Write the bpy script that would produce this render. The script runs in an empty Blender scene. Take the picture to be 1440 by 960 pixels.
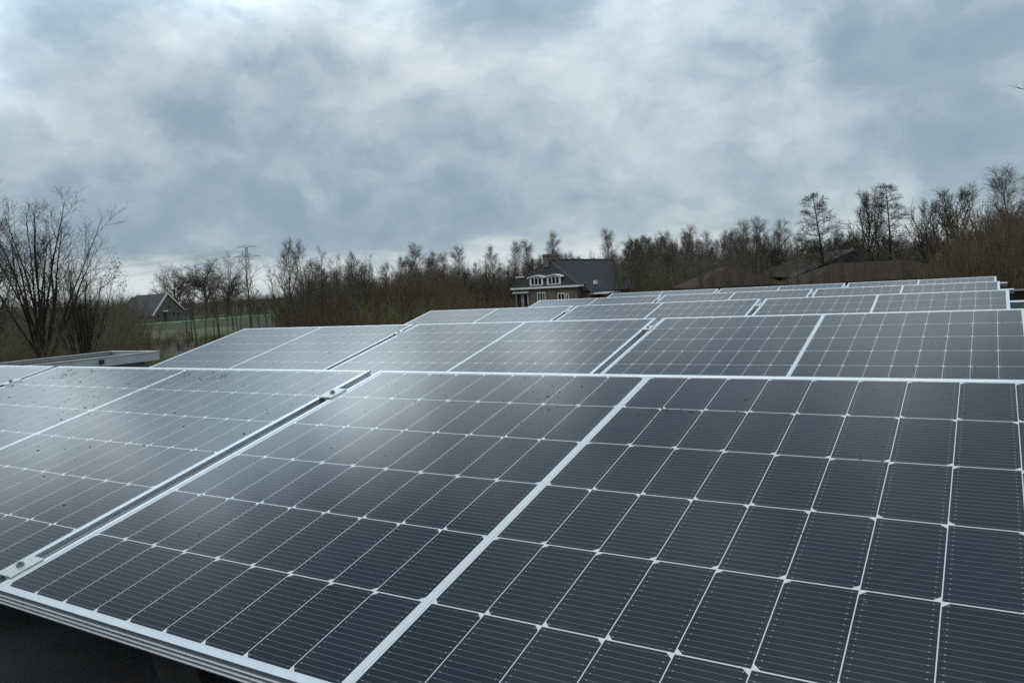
import bpy, bmesh, math, random
import numpy as np
from mathutils import Vector, Matrix

R = math.radians
S = bpy.context.scene
COL = S.collection

# ------------------------------------------------------------------ camera
Z0 = 4.60                                   # height of the panels' low edge above the ground
FPX = 1100.75                               # focal length in pixels of the 1440 px wide photograph
YAW, PITCH, ROLL = -0.55274, -0.07295, -0.05527
CAM = np.array([1.57346, -0.68374, Z0 + 0.50343])
cy, sy, cp, sp, cr, sr = (math.cos(YAW), math.sin(YAW), math.cos(PITCH), math.sin(PITCH),
                          math.cos(ROLL), math.sin(ROLL))
FW = np.array([sy * cp, cy * cp, sp]); _r = np.array([cy, -sy, 0.0]); _u = np.cross(_r, FW)
RT = cr * _r + sr * _u; UP = -sr * _r + cr * _u
cam_d = bpy.data.cameras.new('camera'); cam = bpy.data.objects.new('camera', cam_d); COL.objects.link(cam)
m = Matrix.Identity(4)
for i in range(3):
    m[i][0], m[i][1], m[i][2], m[i][3] = RT[i], UP[i], -FW[i], CAM[i]
cam.matrix_world = m
cam_d.sensor_width = 36; cam_d.lens = FPX / 1440 * 36
cam_d.clip_start = 0.05; cam_d.clip_end = 6000
S.camera = cam


def ray(px, py):
    return FW + RT * (px - 720) / FPX - UP * (py - 480) / FPX


def at(px, py, D):
    """the point at depth D that stands at a place of the photograph"""
    return CAM + ray(px, py) * D


def hor(px):
    return 400.0 - (px - 720) * 0.0553


def ground(px, D):
    p = at(px, hor(px), D); return Vector((p[0], p[1], 0))


def ztop(px, py, D):
    return at(px, py, D)[2]


# ------------------------------------------------------------------ node helper
class NT:
    def __init__(s, tree):
        s.t = tree; s.n = tree.nodes; s.l = tree.links

    def new(s, typ, **kw):
        n = s.n.new(typ)
        for k, v in kw.items(): setattr(n, k, v)
        return n

    def put(s, sock, v):
        if isinstance(v, bpy.types.NodeSocket): s.l.new(v, sock)
        elif v is not None:
            if isinstance(v, (tuple, list)) and sock.type == 'RGBA' and len(v) == 3: v = (*v, 1)
            sock.default_value = v

    def math(s, op, a, b=None, c=None, clamp=False):
        n = s.new('ShaderNodeMath', operation=op); n.use_clamp = clamp
        s.put(n.inputs[0], a)
        if b is not None: s.put(n.inputs[1], b)
        if c is not None: s.put(n.inputs[2], c)
        return n.outputs[0]

    def vmath(s, op, a, b=None, out=0):
        n = s.new('ShaderNodeVectorMath', operation=op); s.put(n.inputs[0], a)
        if b is not None:
            s.put(n.inputs['Scale'] if op == 'SCALE' else n.inputs[1], b)
        return n.outputs['Value'] if op in ('DOT_PRODUCT', 'LENGTH', 'DISTANCE') else n.outputs[0]

    def mix(s, f, a, b, blend='MIX'):
        n = s.new('ShaderNodeMix', data_type='RGBA', blend_type=blend)
        s.put(n.inputs[0], f); s.put(n.inputs[6], a); s.put(n.inputs[7], b)
        return n.outputs[2]

    def noise(s, vec, scale, detail=4, rough=.55, dist=0):
        n = s.new('ShaderNodeTexNoise'); s.put(n.inputs['Vector'], vec)
        s.put(n.inputs['Scale'], scale); s.put(n.inputs['Detail'], detail)
        s.put(n.inputs['Roughness'], rough); s.put(n.inputs['Distortion'], dist)
        return n.outputs['Fac']

    def rng(s, v, a, b, c=0.0, d=1.0, smooth=True):
        n = s.new('ShaderNodeMapRange'); n.clamp = True
        if smooth: n.interpolation_type = 'SMOOTHSTEP'
        s.put(n.inputs[0], v)
        for k, x in enumerate((a, b, c, d)): s.put(n.inputs[1 + k], x)
        return n.outputs[0]


# ------------------------------------------------------------------ sky and light
SUN_EL, SUN_AZ = R(48), R(200)              # the sun behind the cloud deck
W = bpy.data.worlds.new('World'); S.world = W; W.use_nodes = True
t = NT(W.node_tree); W.node_tree.nodes.clear()
tc = t.new('ShaderNodeTexCoord'); D = t.vmath('NORMALIZE', tc.outputs['Generated'])
sx = t.new('ShaderNodeSeparateXYZ'); t.put(sx.inputs[0], D)
dz = t.math('MAXIMUM', sx.outputs[2], 0.0)
den = t.math('ADD', dz, 0.90)
cx = t.new('ShaderNodeCombineXYZ')
t.put(cx.inputs[0], t.math('DIVIDE', sx.outputs[0], den)); t.put(cx.inputs[1], t.math('DIVIDE', sx.outputs[1], den))
t.put(cx.inputs[2], t.math('MULTIPLY', dz, 0.9))
P = cx.outputs[0]
wob = t.new('ShaderNodeTexNoise'); t.put(wob.inputs['Vector'], P); t.put(wob.inputs['Scale'], 4.2); t.put(wob.inputs['Detail'], 7)
t.put(wob.inputs['Roughness'], .6)
wv = t.vmath('SUBTRACT', wob.outputs['Color'], (.5, .5, .5))
big = t.noise(t.vmath('ADD', P, t.vmath('SCALE', wv, .14)), 3.6, 9, .55)
fine = t.noise(t.vmath('ADD', P, t.vmath('SCALE', wv, .08)), 11.0, 8, .58)
seam = t.rng(t.math('ABSOLUTE', t.math('SUBTRACT', t.noise(t.vmath('ADD', P, t.vmath('SCALE', wv, .16)), 5.0, 7, .52), .5)), .0, .14, .16, -.04)
cov = t.math('ADD', t.math('MULTIPLY', big, .66), t.math('MULTIPLY', fine, .34))
cov = t.math('ADD', cov, t.math('MULTIPLY', seam, .42))
lum = t.rng(cov, .33, .69, 0.0, 1.0, False)
# broad bright and dark parts of the cloud deck, each where it hangs in the sky
Dw = t.vmath('NORMALIZE', t.vmath('ADD', D, t.vmath('SCALE', wv, .16)))
tot = lum


def blob(px, py, rad, amp, flat=1.0):
    global tot
    d = ray(px, py); d = d / np.linalg.norm(d)
    v = t.vmath('SUBTRACT', Dw, tuple(d))
    if flat != 1.0: v = t.vmath('MULTIPLY', v, (1, 1, flat))
    q = t.vmath('LENGTH', v)
    e = t.math('POWER', 2.718, t.math('MULTIPLY', t.math('POWER', t.math('DIVIDE', q, rad), 2.0), -1.0))
    tot = t.math('ADD', tot, t.math('MULTIPLY', e, amp))


BLOBS = [(580, 20, .22, .12, 1), (250, -10, .10, -.12, 1), (190, 60, .045, .30, 1), (80, 40, .10, -.12, 1), (330, 40, .09, .06, 1), (850, 180, .07, .30, 1.3), (640, 120, .12, .04, 1),
         (1190, 170, .10, .14, 1), (1200, 40, .09, .08, 1), (1310, 110, .12, -.30, 1.4), (560, 270, .20, -.20, 1.8), (200, 340, .20, -.30, 2.2),
         (40, 110, .12, -.12, 1), (90, 230, .09, .14, 1), (800, 300, .18, -.22, 2), (330, 200, .14, -.08, 1.5),
         (950, 90, .10, -.10, 1), (1260, 240, .12, -.12, 2.2), (1400, 220, .08, .12, 2)]
for b in BLOBS: blob(*b)
lum2 = t.math('MAXIMUM', t.math('MINIMUM', t.math('MULTIPLY_ADD', tot, .74, .07), 1.25), 0.0)
ramp = t.new('ShaderNodeValToRGB'); t.put(ramp.inputs[0], lum2)
el = ramp.color_ramp.elements
el[0].position = 0.0; el[0].color = (.215, .300, .375, 1)
el[1].position = 1.0; el[1].color = (.64, .70, .74, 1)
e = el.new(.32); e.color = (.285, .372, .440, 1)
e = el.new(.62); e.color = (.44, .522, .575, 1)
cloud = ramp.outputs[0]
# bright patches added out of view for the panels to mirror; zenith brightened
tot = 0.0
for b in [(345, -190, .088, 2.1), (75, -180, .088, 2.3), (215, -200, .08, .9), (600, -215, .10, 1.3), (-175, -30, .09, 1.3), (215, -95, .07, .45), (880, -300, .20, .55), (1300, -420, .2, .30)]: blob(*b)
cloud = t.vmath('SCALE', cloud, t.math('ADD', t.rng(dz, .52, .92, 1.0, 1.85), t.math('MULTIPLY', tot, t.math('MULTIPLY_ADD', lum, 1.7, .55))))
# the lighter strip of clear air under the deck near the horizon
slit_n = t.noise(t.vmath('MULTIPLY', D, (7, 7, 22)), 1.0, 6, .6)
slit_el = t.math('ADD', dz, t.math('MULTIPLY', t.math('SUBTRACT', slit_n, .5), .11))
slit = t.rng(slit_el, .022, .060, 1.0, 0.0)
cloud = t.mix(t.math('MULTIPLY', slit, .85), cloud, (.66, .71, .72))
sky = t.new('ShaderNodeTexSky', sky_type='NISHITA'); sky.sun_disc = False
sky.sun_elevation = SUN_EL; sky.sun_rotation = SUN_AZ
dome = t.mix(.95, sky.outputs[0], t.vmath('SCALE', cloud, 10.0))
bg = t.new('ShaderNodeBackground'); t.put(bg.inputs[0], dome); bg.inputs[1].default_value = 0.1
out = t.new('ShaderNodeOutputWorld'); t.l.new(bg.outputs[0], out.inputs[0])

sd = bpy.data.lights.new('sun', 'SUN'); sd.energy = 0.6; sd.angle = R(30); sd.color = (1, .97, .93)
so = bpy.data.objects.new('sun', sd); COL.objects.link(so)
sdir = Vector((math.sin(SUN_AZ) * math.cos(SUN_EL), math.cos(SUN_AZ) * math.cos(SUN_EL), math.sin(SUN_EL)))
so.rotation_euler = sdir.to_track_quat('Z', 'Y').to_euler(); so.location = (0, -20, 40)

vs = S.view_settings; vs.view_transform = 'Standard'; vs.look = 'None'; vs.exposure = 0.20; vs.gamma = 1.0
vs.use_curve_mapping = False
S.cycles.max_bounces = 6; S.cycles.diffuse_bounces = 2; S.cycles.glossy_bounces = 3
S.cycles.use_denoising = False


# ------------------------------------------------------------------ materials
def mat(name):
    m = bpy.data.materials.new(name); m.use_nodes = True
    n = NT(m.node_tree); b = m.node_tree.nodes['Principled BSDF']
    return m, n, b


def simple(name, c1, c2, scale=6.0, rough=.8, metal=0.0, detail=5, spec=.5, bump=0.0, bscale=None):
    m, n, b = mat(name)
    tcd = n.new('ShaderNodeTexCoord')
    f = n.noise(tcd.outputs['Object'], scale, detail, .6)
    n.put(b.inputs['Base Color'], n.mix(n.rng(f, .3, .7), c1, c2))
    b.inputs['Roughness'].default_value = rough; b.inputs['Metallic'].default_value = metal
    b.inputs['Specular IOR Level'].default_value = spec
    if bump:
        bp = n.new('ShaderNodeBump'); bp.inputs['Strength'].default_value = bump; bp.inputs['Distance'].default_value = .01
        n.put(bp.inputs['Height'], n.noise(tcd.outputs['Object'], bscale or scale * 4, 4)); n.l.new(bp.outputs[0], b.inputs['Normal'])
    return m


def bark(name, c1, c2):
    m, n, b = mat(name)
    tcd = n.new('ShaderNodeTexCoord'); oi = n.new('ShaderNodeObjectInfo')
    f = n.noise(tcd.outputs['Object'], 1.7, 5, .65)
    c = n.mix(n.rng(f, .3, .7), c1, c2)
    k = n.math('MULTIPLY_ADD', oi.outputs['Random'], .5, .75)
    n.put(b.inputs['Base Color'], n.vmath('SCALE', c, k))
    b.inputs['Roughness'].default_value = .9; b.inputs['Specular IOR Level'].default_value = .2
    return m


M = {}
M['bark'] = bark('grey brown bark', (.055, .045, .034), (.115, .095, .074))
M['darkbark'] = bark('dark wet bark', (.022, .018, .015), (.050, .042, .034))
M['darktwig'] = bark('dark twigs', (.036, .030, .024), (.080, .068, .054))
M['twig'] = bark('brown twigs', (.072, .062, .048), (.145, .125, .096))
M['birch'] = bark('pale birch bark', (.16, .145, .125), (.34, .32, .29))
M['birchtwig'] = bark('purple brown birch twigs', (.105, .088, .076), (.19, .160, .138))
M['scrub'] = bark('brown scrub', (.082, .070, .045), (.17, .145, .094))
M['scrubred'] = bark('rusty brown scrub', (.092, .068, .044), (.18, .138, .092))
M['willow'] = bark('olive willow shoots', (.12, .11, .045), (.24, .215, .09))
M['yellow'] = bark('yellow flowering twigs', (.20, .17, .03), (.34, .29, .05))
M['deadleaf'] = bark('dry brown leaves', (.09, .055, .03), (.16, .10, .055))
M['ivy'] = bark('dark ivy leaves', (.014, .026, .010), (.03, .055, .02))
M['alu'] = simple('anodised aluminium', (.80, .82, .84), (.88, .90, .91), 30, .34, .92)
M['aluside'] = simple('dull aluminium side', (.42, .43, .44), (.50, .51, .52), 25, .5, .75)
M['steel'] = simple('clamp steel', (.62, .63, .62), (.72, .73, .72), 60, .35, .6)
M['bolt'] = simple('bolt steel', (.20, .20, .20), (.34, .34, .34), 90, .35, .8)
M['rubber'] = simple('black rubber', (.010, .010, .011), (.022, .022, .023), 30, .8)
M['bitumen'] = simple('black bitumen felt', (.007, .007, .008), (.022, .022, .023), 3.0, .72, 0, 8, .25, .6, 260)
M['trim'] = simple('pale roof trim', (.58, .55, .49), (.72, .69, .62), 4, .5)
M['fascia'] = simple('light grey fascia boards', (.40, .44, .46), (.52, .555, .57), 2, .55)
M['darkmetal'] = simple('dark metal', (.02, .02, .025), (.04, .04, .045), 20, .5)
M['greywall'] = simple('grey plaster', (.22, .21, .20), (.32, .31, .29), 1.5, .85)
M['concrete'] = simple('pale wet concrete', (.34, .35, .36), (.46, .47, .48), 12, .45)
M['white'] = simple('white painted wood', (.66, .66, .63), (.78, .78, .75), 3, .5)
M['asphalt'] = simple('grey lane', (.27, .26, .24), (.38, .365, .34), .6, .8)
M['glass'] = simple('dark window glass', (.012, .015, .018), (.03, .034, .038), .8, .08)
M['galv'] = simple('galvanised steel', (.20, .22, .24), (.28, .30, .32), .2, .6)
M['wood'] = simple('dark timber cladding', (.030, .027, .026), (.055, .050, .047), 2.5, .85)
M['sawn'] = simple('grey weathered board', (.17, .16, .145), (.26, .25, .23), 3, .8)


def tiled(name, c1, c2, pitch=.32, moss=None):
    """roof tiles: rows and columns from the object's own coordinates"""
    m, n, b = mat(name)
    tcd = n.new('ShaderNodeTexCoord'); sp_ = n.new('ShaderNodeSeparateXYZ'); n.put(sp_.inputs[0], tcd.outputs['UV'])
    rowf = n.math('FRACT', n.math('DIVIDE', sp_.outputs[1], pitch)); colf = n.math('FRACT', n.math('DIVIDE', sp_.outputs[0], .24))
    rown = n.math('FLOOR', n.math('DIVIDE', sp_.outputs[1], pitch)); coln = n.math('FLOOR', n.math('DIVIDE', sp_.outputs[0], .24))
    cmb = n.new('ShaderNodeCombineXYZ'); n.put(cmb.inputs[0], coln); n.put(cmb.inputs[1], rown)
    wn = n.new('ShaderNodeTexWhiteNoise'); wn.noise_dimensions = '2D'; n.put(wn.inputs['Vector'], cmb.outputs[0])
    f = n.noise(tcd.outputs['UV'], .35, 6, .65)
    c = n.mix(n.math('MULTIPLY_ADD', wn.outputs[0], .5, n.math('MULTIPLY', f, .6)), c1, c2)
    if moss: c = n.mix(n.rng(n.noise(tcd.outputs['UV'], .9, 7, .7), .52, .72, 0, .8), c, moss)
    n.put(b.inputs['Base Color'], c)
    b.inputs['Roughness'].default_value = .85; b.inputs['Specular IOR Level'].default_value = .2
    h = n.math('ADD', rowf, n.math('MULTIPLY', n.math('ABSOLUTE', n.math('SUBTRACT', colf, .5)), .8))
    bp = n.new('ShaderNodeBump'); bp.inputs['Strength'].default_value = .8; bp.inputs['Distance'].default_value = .05
    n.put(bp.inputs['Height'], h); n.l.new(bp.outputs[0], b.inputs['Normal'])
    return m


def bricks(name, c1, c2, mortar):
    m, n, b = mat(name)
    tcd = n.new('ShaderNodeTexCoord')
    br = n.new('ShaderNodeTexBrick'); n.put(br.inputs['Vector'], tcd.outputs['UV'])
    for k, c in (('Color1', c1), ('Color2', c2), ('Mortar', mortar)): br.inputs[k].default_value = (*c, 1)
    br.inputs['Scale'].default_value = 1.0; br.inputs['Brick Width'].default_value = .22; br.inputs['Row Height'].default_value = .065
    br.inputs['Mortar Size'].default_value = .008
    f = n.noise(tcd.outputs['UV'], .8, 5, .6)
    n.put(b.inputs['Base Color'], n.vmath('SCALE', br.outputs[0], n.math('MULTIPLY_ADD', f, .9, .55)))
    b.inputs['Roughness'].default_value = .9
    return m


M['slate'] = tiled('blue grey roof tiles', (.034, .035, .038), (.066, .068, .073), .30, (.034, .036, .030))
M['greytile'] = tiled('grey roof tiles', (.058, .059, .066), (.105, .107, .118), .35, (.06, .06, .05))
M['browntile'] = tiled('brown roof tiles', (.034, .021, .014), (.060, .039, .027), .35, (.040, .032, .018))
M['brick'] = bricks('yellow brown brick', (.115, .082, .056), (.155, .115, .08), (.19, .17, .145))
M['redbrick'] = bricks('red brown brick', (.16, .066, .042), (.21, .095, .06), (.22, .19, .17))
M['dullbrick'] = bricks('dull brown brick', (.10, .078, .066), (.145, .115, .098), (.17, .155, .14))

# ---- solar laminate: half cells, white back sheet, busbars, from a UV map in metres
PW, PH = 1.722, 1.134


def laminate():
    m, n, b = mat('solar laminate under glass')
    uv = n.new('ShaderNodeUVMap'); s = n.new('ShaderNodeSeparateXYZ'); n.put(s.inputs[0], uv.outputs[0])
    u, v = s.outputs[0], s.outputs[1]
    oi = n.new('ShaderNodeObjectInfo')
    side = n.math('GREATER_THAN', u, PW / 2)
    a = n.math('SUBTRACT', n.math('ABSOLUTE', n.math('SUBTRACT', u, PW / 2)), .0085)
    cu = n.math('DIVIDE', a, .0925); iu = n.math('FLOOR', cu); fu = n.math('MULTIPLY', n.math('FRACT', cu), .0925)
    cv = n.math('DIVIDE', n.math('SUBTRACT', v, .015), .184); iv = n.math('FLOOR', cv); fv = n.math('MULTIPLY', n.math('FRACT', cv), .184)
    inside = n.math('MULTIPLY', n.math('MULTIPLY', n.math('GREATER_THAN', a, 0), n.math('LESS_THAN', cu, 9)),
                    n.math('MULTIPLY', n.math('GREATER_THAN', cv, 0), n.math('LESS_THAN', cv, 6)))
    du = n.math('MINIMUM', fu, n.math('SUBTRACT', .0925, fu)); dv = n.math('MINIMUM', fv, n.math('SUBTRACT', .184, fv))
    cell = n.math('MULTIPLY', n.math('GREATER_THAN', du, .00072), n.math('GREATER_THAN', dv, .00112))
    par = n.math('MODULO', n.math('ADD', iv, 60), 2)
    cside = n.math('ADD', n.math('MULTIPLY', par, fu), n.math('MULTIPLY', n.math('SUBTRACT', 1, par), n.math('SUBTRACT', .0925, fu)))
    cham = n.math('GREATER_THAN', n.math('ADD', cside, dv), .0108)
    cell = n.math('MULTIPLY', n.math('MULTIPLY', cell, cham), inside)
    bb = n.math('MULTIPLY', n.math('SUBTRACT', fv, .001), 16 / .182)
    bd = n.math('MULTIPLY', n.math('ABSOLUTE', n.math('SUBTRACT', n.math('FRACT', bb), .5)), .182 / 16)
    line = n.math('MULTIPLY', n.math('LESS_THAN', bd, .00037), n.math('GREATER_THAN', du, .0022))
    dot = n.math('MULTIPLY', n.math('LESS_THAN', bd, .0008), n.math('LESS_THAN', n.math('ABSOLUTE', n.math('SUBTRACT', du, .0078)), .0009))
    # each cell its own slight blue
    cmb = n.new('ShaderNodeCombineXYZ'); n.put(cmb.inputs[0], n.math('ADD', iu, n.math('MULTIPLY', side, 20))); n.put(cmb.inputs[1], iv)
    n.put(cmb.inputs[2], n.math('MULTIPLY', oi.outputs['Random'], 91))
    wn = n.new('ShaderNodeTexWhiteNoise'); wn.noise_dimensions = '3D'; n.put(wn.inputs['Vector'], cmb.outputs[0])
    cc = n.mix(wn.outputs[0], (.0038, .0072, .0170), (.0082, .0118, .0245))
    c = n.mix(n.math('MULTIPLY', line, .80), cc, (.155, .175, .205))
    c = n.mix(n.math('MULTIPLY', dot, .7), c, (.42, .44, .46))
    # fine grey seam inside the white middle strip
    seam = n.math('LESS_THAN', n.math('ABSOLUTE', n.math('SUBTRACT', n.math('SUBTRACT', u, PW / 2), .0052)), .0007)
    wht = n.mix(n.math('MULTIPLY', seam, .6), (.64, .655, .66), (.33, .35, .36))
    c = n.mix(cell, wht, c)
    # thin film of dried dirt
    f = n.noise(uv.outputs[0], 3.0, 6, .65)
    c = n.mix(n.math('MULTIPLY', n.rng(f, .45, .8), .05), c, (.20, .20, .19))
    n.put(b.inputs['Base Color'], c)
    n.put(b.inputs['Roughness'], n.math('MULTIPLY_ADD', n.noise(uv.outputs[0], 9, 4), .06, .10))
    b.inputs['IOR'].default_value = 1.36
    return m


M['laminate'] = laminate()
m_, n_, b_ = mat('rain water'); b_.inputs['Base Color'].default_value = (.012, .014, .018, 1); b_.inputs['Roughness'].default_value = .12
b_.inputs['Specular IOR Level'].default_value = .5
tcd = n_.new('ShaderNodeTexCoord'); n_.put(b_.inputs['Base Color'], n_.mix(n_.noise(tcd.outputs['Object'], 8), (.006, .007, .009), (.02, .022, .026)))  # near-black base colour stands in for the dark that clear drops reflect
M['water'] = m_


# ------------------------------------------------------------------ object helpers
def link(o, parent=None):
    COL.objects.link(o)
    if parent: o.parent = parent
    return o


def tag(o, label=None, cat=None, group=None, kind=None):
    if label: o['label'] = label
    if cat: o['category'] = cat
    if group: o['group'] = group
    if kind: o['kind'] = kind
    return o


def empty(name, loc=(0, 0, 0), rz=0.0):
    o = bpy.data.objects.new(name, None); o.empty_display_size = .2; link(o)
    o.location = loc; o.rotation_euler = (0, 0, rz); return o


def obj(name, bm, material, parent=None, smooth=False):
    bmesh.ops.recalc_face_normals(bm, faces=bm.faces)
    me = bpy.data.meshes.new(name); bm.to_mesh(me); bm.free()
    me.materials.append(material)
    if smooth:
        for p in me.polygons: p.use_smooth = True
    return link(bpy.data.objects.new(name, me), parent)


def box(bm, x0, x1, y0, y1, z0, z1, bev=0.0):
    r = bmesh.ops.create_cube(bm, size=1)
    for v in r['verts']:
        v.co = Vector(((x0 + x1) / 2 + v.co.x * (x1 - x0), (y0 + y1) / 2 + v.co.y * (y1 - y0), (z0 + z1) / 2 + v.co.z * (z1 - z0)))
    if bev:
        ed = list({e for v in r['verts'] for e in v.link_edges})
        bmesh.ops.bevel(bm, geom=ed, offset=bev, segments=1, affect='EDGES')
    return r['verts']


def B(name, material, parent, *boxes, bev=0.0):
    bm = bmesh.new()
    for b in boxes: box(bm, *b, bev=bev)
    o = obj(name, bm, material, parent); boxuv(o.data); return o


def boxuv(me):
    """UV in metres, across and up each face"""
    uvl = me.uv_layers.new(name='UVMap')
    for p in me.polygons:
        nrm = p.normal
        if abs(nrm.z) > .98: ax, ay = Vector((1, 0, 0)), Vector((0, 1, 0))
        else:
            ax = Vector((0, 0, 1)).cross(nrm).normalized(); ay = nrm.cross(ax).normalized()
        for li in p.loop_indices:
            co = me.vertices[me.loops[li].vertex_index].co
            uvl.data[li].uv = (co.dot(ax), co.dot(ay))


def solid(name, polys, material, parent, thick=0.0):
    """a closed or sheet-like form from lists of points; sheets get a thickness"""
    bm = bmesh.new()
    cache = {}

    def V(c):
        k = tuple(round(q, 4) for q in c)
        if k not in cache: cache[k] = bm.verts.new(c)
        return cache[k]
    for p in polys: bm.faces.new([V(c) for c in p])
    if thick:
        bmesh.ops.recalc_face_normals(bm, faces=bm.faces)
        bmesh.ops.solidify(bm, geom=bm.faces[:], thickness=thick)
    o = obj(name, bm, material, parent); boxuv(o.data); return o


def raw_mesh(name, Vv, Q):
    me = bpy.data.meshes.new(name)
    nv, nq = len(Vv), len(Q)
    me.vertices.add(nv); me.vertices.foreach_set('co', np.ascontiguousarray(Vv, dtype=np.float32).ravel())
    me.loops.add(nq * 4); me.loops.foreach_set('vertex_index', np.ascontiguousarray(Q, dtype=np.int32).ravel())
    me.polygons.add(nq); me.polygons.foreach_set('loop_start', np.arange(0, nq * 4, 4, dtype=np.int32))
    me.update(calc_edges=True); me.validate()
    return me


# ------------------------------------------------------------------ ground
def ground_material():
    m, n, b = mat('meadow and soil')
    tcd = n.new('ShaderNodeTexCoord'); p = tcd.outputs['Object']
    f = n.noise(p, .035, 6, .6); g = n.noise(p, .9, 6, .7); h = n.noise(p, .012, 4, .5)
    c = n.mix(n.rng(f, .4, .6), (.045, .058, .022), (.060, .050, .032))
    c = n.mix(n.rng(h, .5, .62), c, (.050, .085, .026))
    c = n.vmath('SCALE', c, n.math('MULTIPLY_ADD', g, 1.0, .5))
    n.put(b.inputs['Base Color'], c); b.inputs['Roughness'].default_value = .95
    b.inputs['Specular IOR Level'].default_value = .2
    return m


def sheet(name, pts, z, material):
    bm = bmesh.new(); bm.faces.new([bm.verts.new((p[0], p[1], z)) for p in pts])
    o = obj(name, bm, material); o['kind'] = 'structure'; return o


sheet('ground', [(-3000, -3000), (3000, -3000), (3000, 3000), (-3000, 3000)], 0, ground_material())
m_, n_, b_ = mat('bright field grass'); tcd = n_.new('ShaderNodeTexCoord')
n_.put(b_.inputs['Base Color'], n_.mix(n_.noise(n_.vmath('MULTIPLY', tcd.outputs['Object'], (1, 1, 1)), .35, 6, .7), (.058, .062, .012), (.105, .112, .020)))
b_.inputs['Roughness'].default_value = .9; M['field'] = m_
m_, n_, b_ = mat('dead reeds'); tcd = n_.new('ShaderNodeTexCoord')
n_.put(b_.inputs['Base Color'], n_.mix(n_.noise(tcd.outputs['Object'], .5, 6, .7), (.055, .042, .028), (.11, .085, .06)))
b_.inputs['Roughness'].default_value = .95; M['reed'] = m_
Dg = lambda px, py: 5.1034 / ((py - hor(px)) / FPX) / 1.003
gp = lambda px, py: ground(px, Dg(px, py))
sheet('field', [gp(180, 479), gp(262, 477), gp(330, 470), gp(330, 459), gp(262, 463.5), gp(190, 466)], .012, M['field'])
sheet('field', [ground(345, 340), ground(405, 340), ground(420, 900), ground(330, 900)], .012, M['field'])
sheet('meadow', [gp(140, 500), gp(330, 500), gp(330, 478), gp(262, 483), gp(140, 486)], .008, M['reed'])


def strip(name, pts, w, z, material):
    bm = bmesh.new(); L_ = []
    for i, p in enumerate(pts):
        a = pts[max(i - 1, 0)]; c = pts[min(i + 1, len(pts) - 1)]
        d = Vector((c[0] - a[0], c[1] - a[1], 0)).normalized(); q = Vector((-d.y, d.x, 0)) * w / 2
        L_.append((bm.verts.new((p[0] + q.x, p[1] + q.y, z)), bm.verts.new((p[0] - q.x, p[1] - q.y, z))))
    for a, c in zip(L_, L_[1:]): bm.faces.new((a[0], c[0], c[1], a[1]))
    o = obj(name, bm, material); o['kind'] = 'structure'; return o


strip('road', [gp(120, 459), gp(180, 457.5), gp(240, 453.5), gp(300, 448.6), gp(350, 444.6), gp(440, 439.5), gp(520, 434)], 4.0, .02, M['asphalt'])

# ------------------------------------------------------------------ our building: flat roof
ZR = Z0 - .135
XL, XR, YF, YB = -4.15, 7.0, -5.0, 12.3
rt = tag(empty('flat_roof_building', (0, 0, 0)), 'flat roofed building under the solar panels, covered in black bitumen', 'building')
B('roof', M['bitumen'], rt, (XL, XR, YF, YB, ZR - .3, ZR))
B('wall', M['brick'], rt, (XL + .12, XR - .12, YF + .12, YB - .12, 0, ZR - .3))
B('parapet', M['bitumen'], rt, (XL, XR, YB, YB + .25, ZR - .35, Z0 + .02), (XR, XR + .25, YF, YB + .25, ZR - .35, Z0 + .02))
B('roof_trim', M['sawn'], rt, (XL - .02, XR + .27, YB - .02, YB + .28, Z0 + .02, Z0 + .035))

# ------------------------------------------------------------------ solar panels
TAU = 0.236817
GAP = .0384
ROWS = [(0, 0), (-.01901, 2.43707), (-.04770, 4.92210), (-.08719, 7.38101), (-.10739, 9.79125)]
rnd = random.Random(5)


def frame_mesh():
    prof = [(0, 0), (0, -.0055), (.0016, -.0062), (.0016, -.0125), (0, -.0132), (0, -.0150), (.0016, -.0157), (.0016, -.0215),
            (0, -.0222), (0, -.0240), (.0016, -.0247), (.0016, -.0300), (0, -.0307), (0, -.0330), (.026, -.0330), (.026, -.0315), (.013, -.0315), (.013, -.005),
            (.0110, -.0030), (.0110, -.0004), (.0106, 0)]
    bm = bmesh.new(); rings = []
    for d, z in prof:
        rings.append([bm.verts.new(c) for c in ((d, d, z), (PW - d, d, z), (PW - d, PH - d, z), (d, PH - d, z))])
    n = len(rings)
    for i in range(n):
        a, b = rings[i], rings[(i + 1) % n]
        for k in range(4): bm.faces.new((a[k], a[(k + 1) % 4], b[(k + 1) % 4], b[k]))
    return bm


fo = obj('frame', frame_mesh(), M['alu']); FRAME = fo.data; bpy.data.objects.remove(fo)
bm = bmesh.new(); box(bm, .0105, PW - .0105, .0105, PH - .0105, -.0060, -.0016)
bmesh.ops.recalc_face_normals(bm, faces=bm.faces)
GL = bpy.data.meshes.new('laminate'); bm.to_mesh(GL); bm.free(); GL.materials.append(M['laminate'])
uvl = GL.uv_layers.new(name='UVMap')
for lp in GL.loops:
    c = GL.vertices[lp.vertex_index].co; uvl.data[lp.index].uv = (c.x, c.y)


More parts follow.
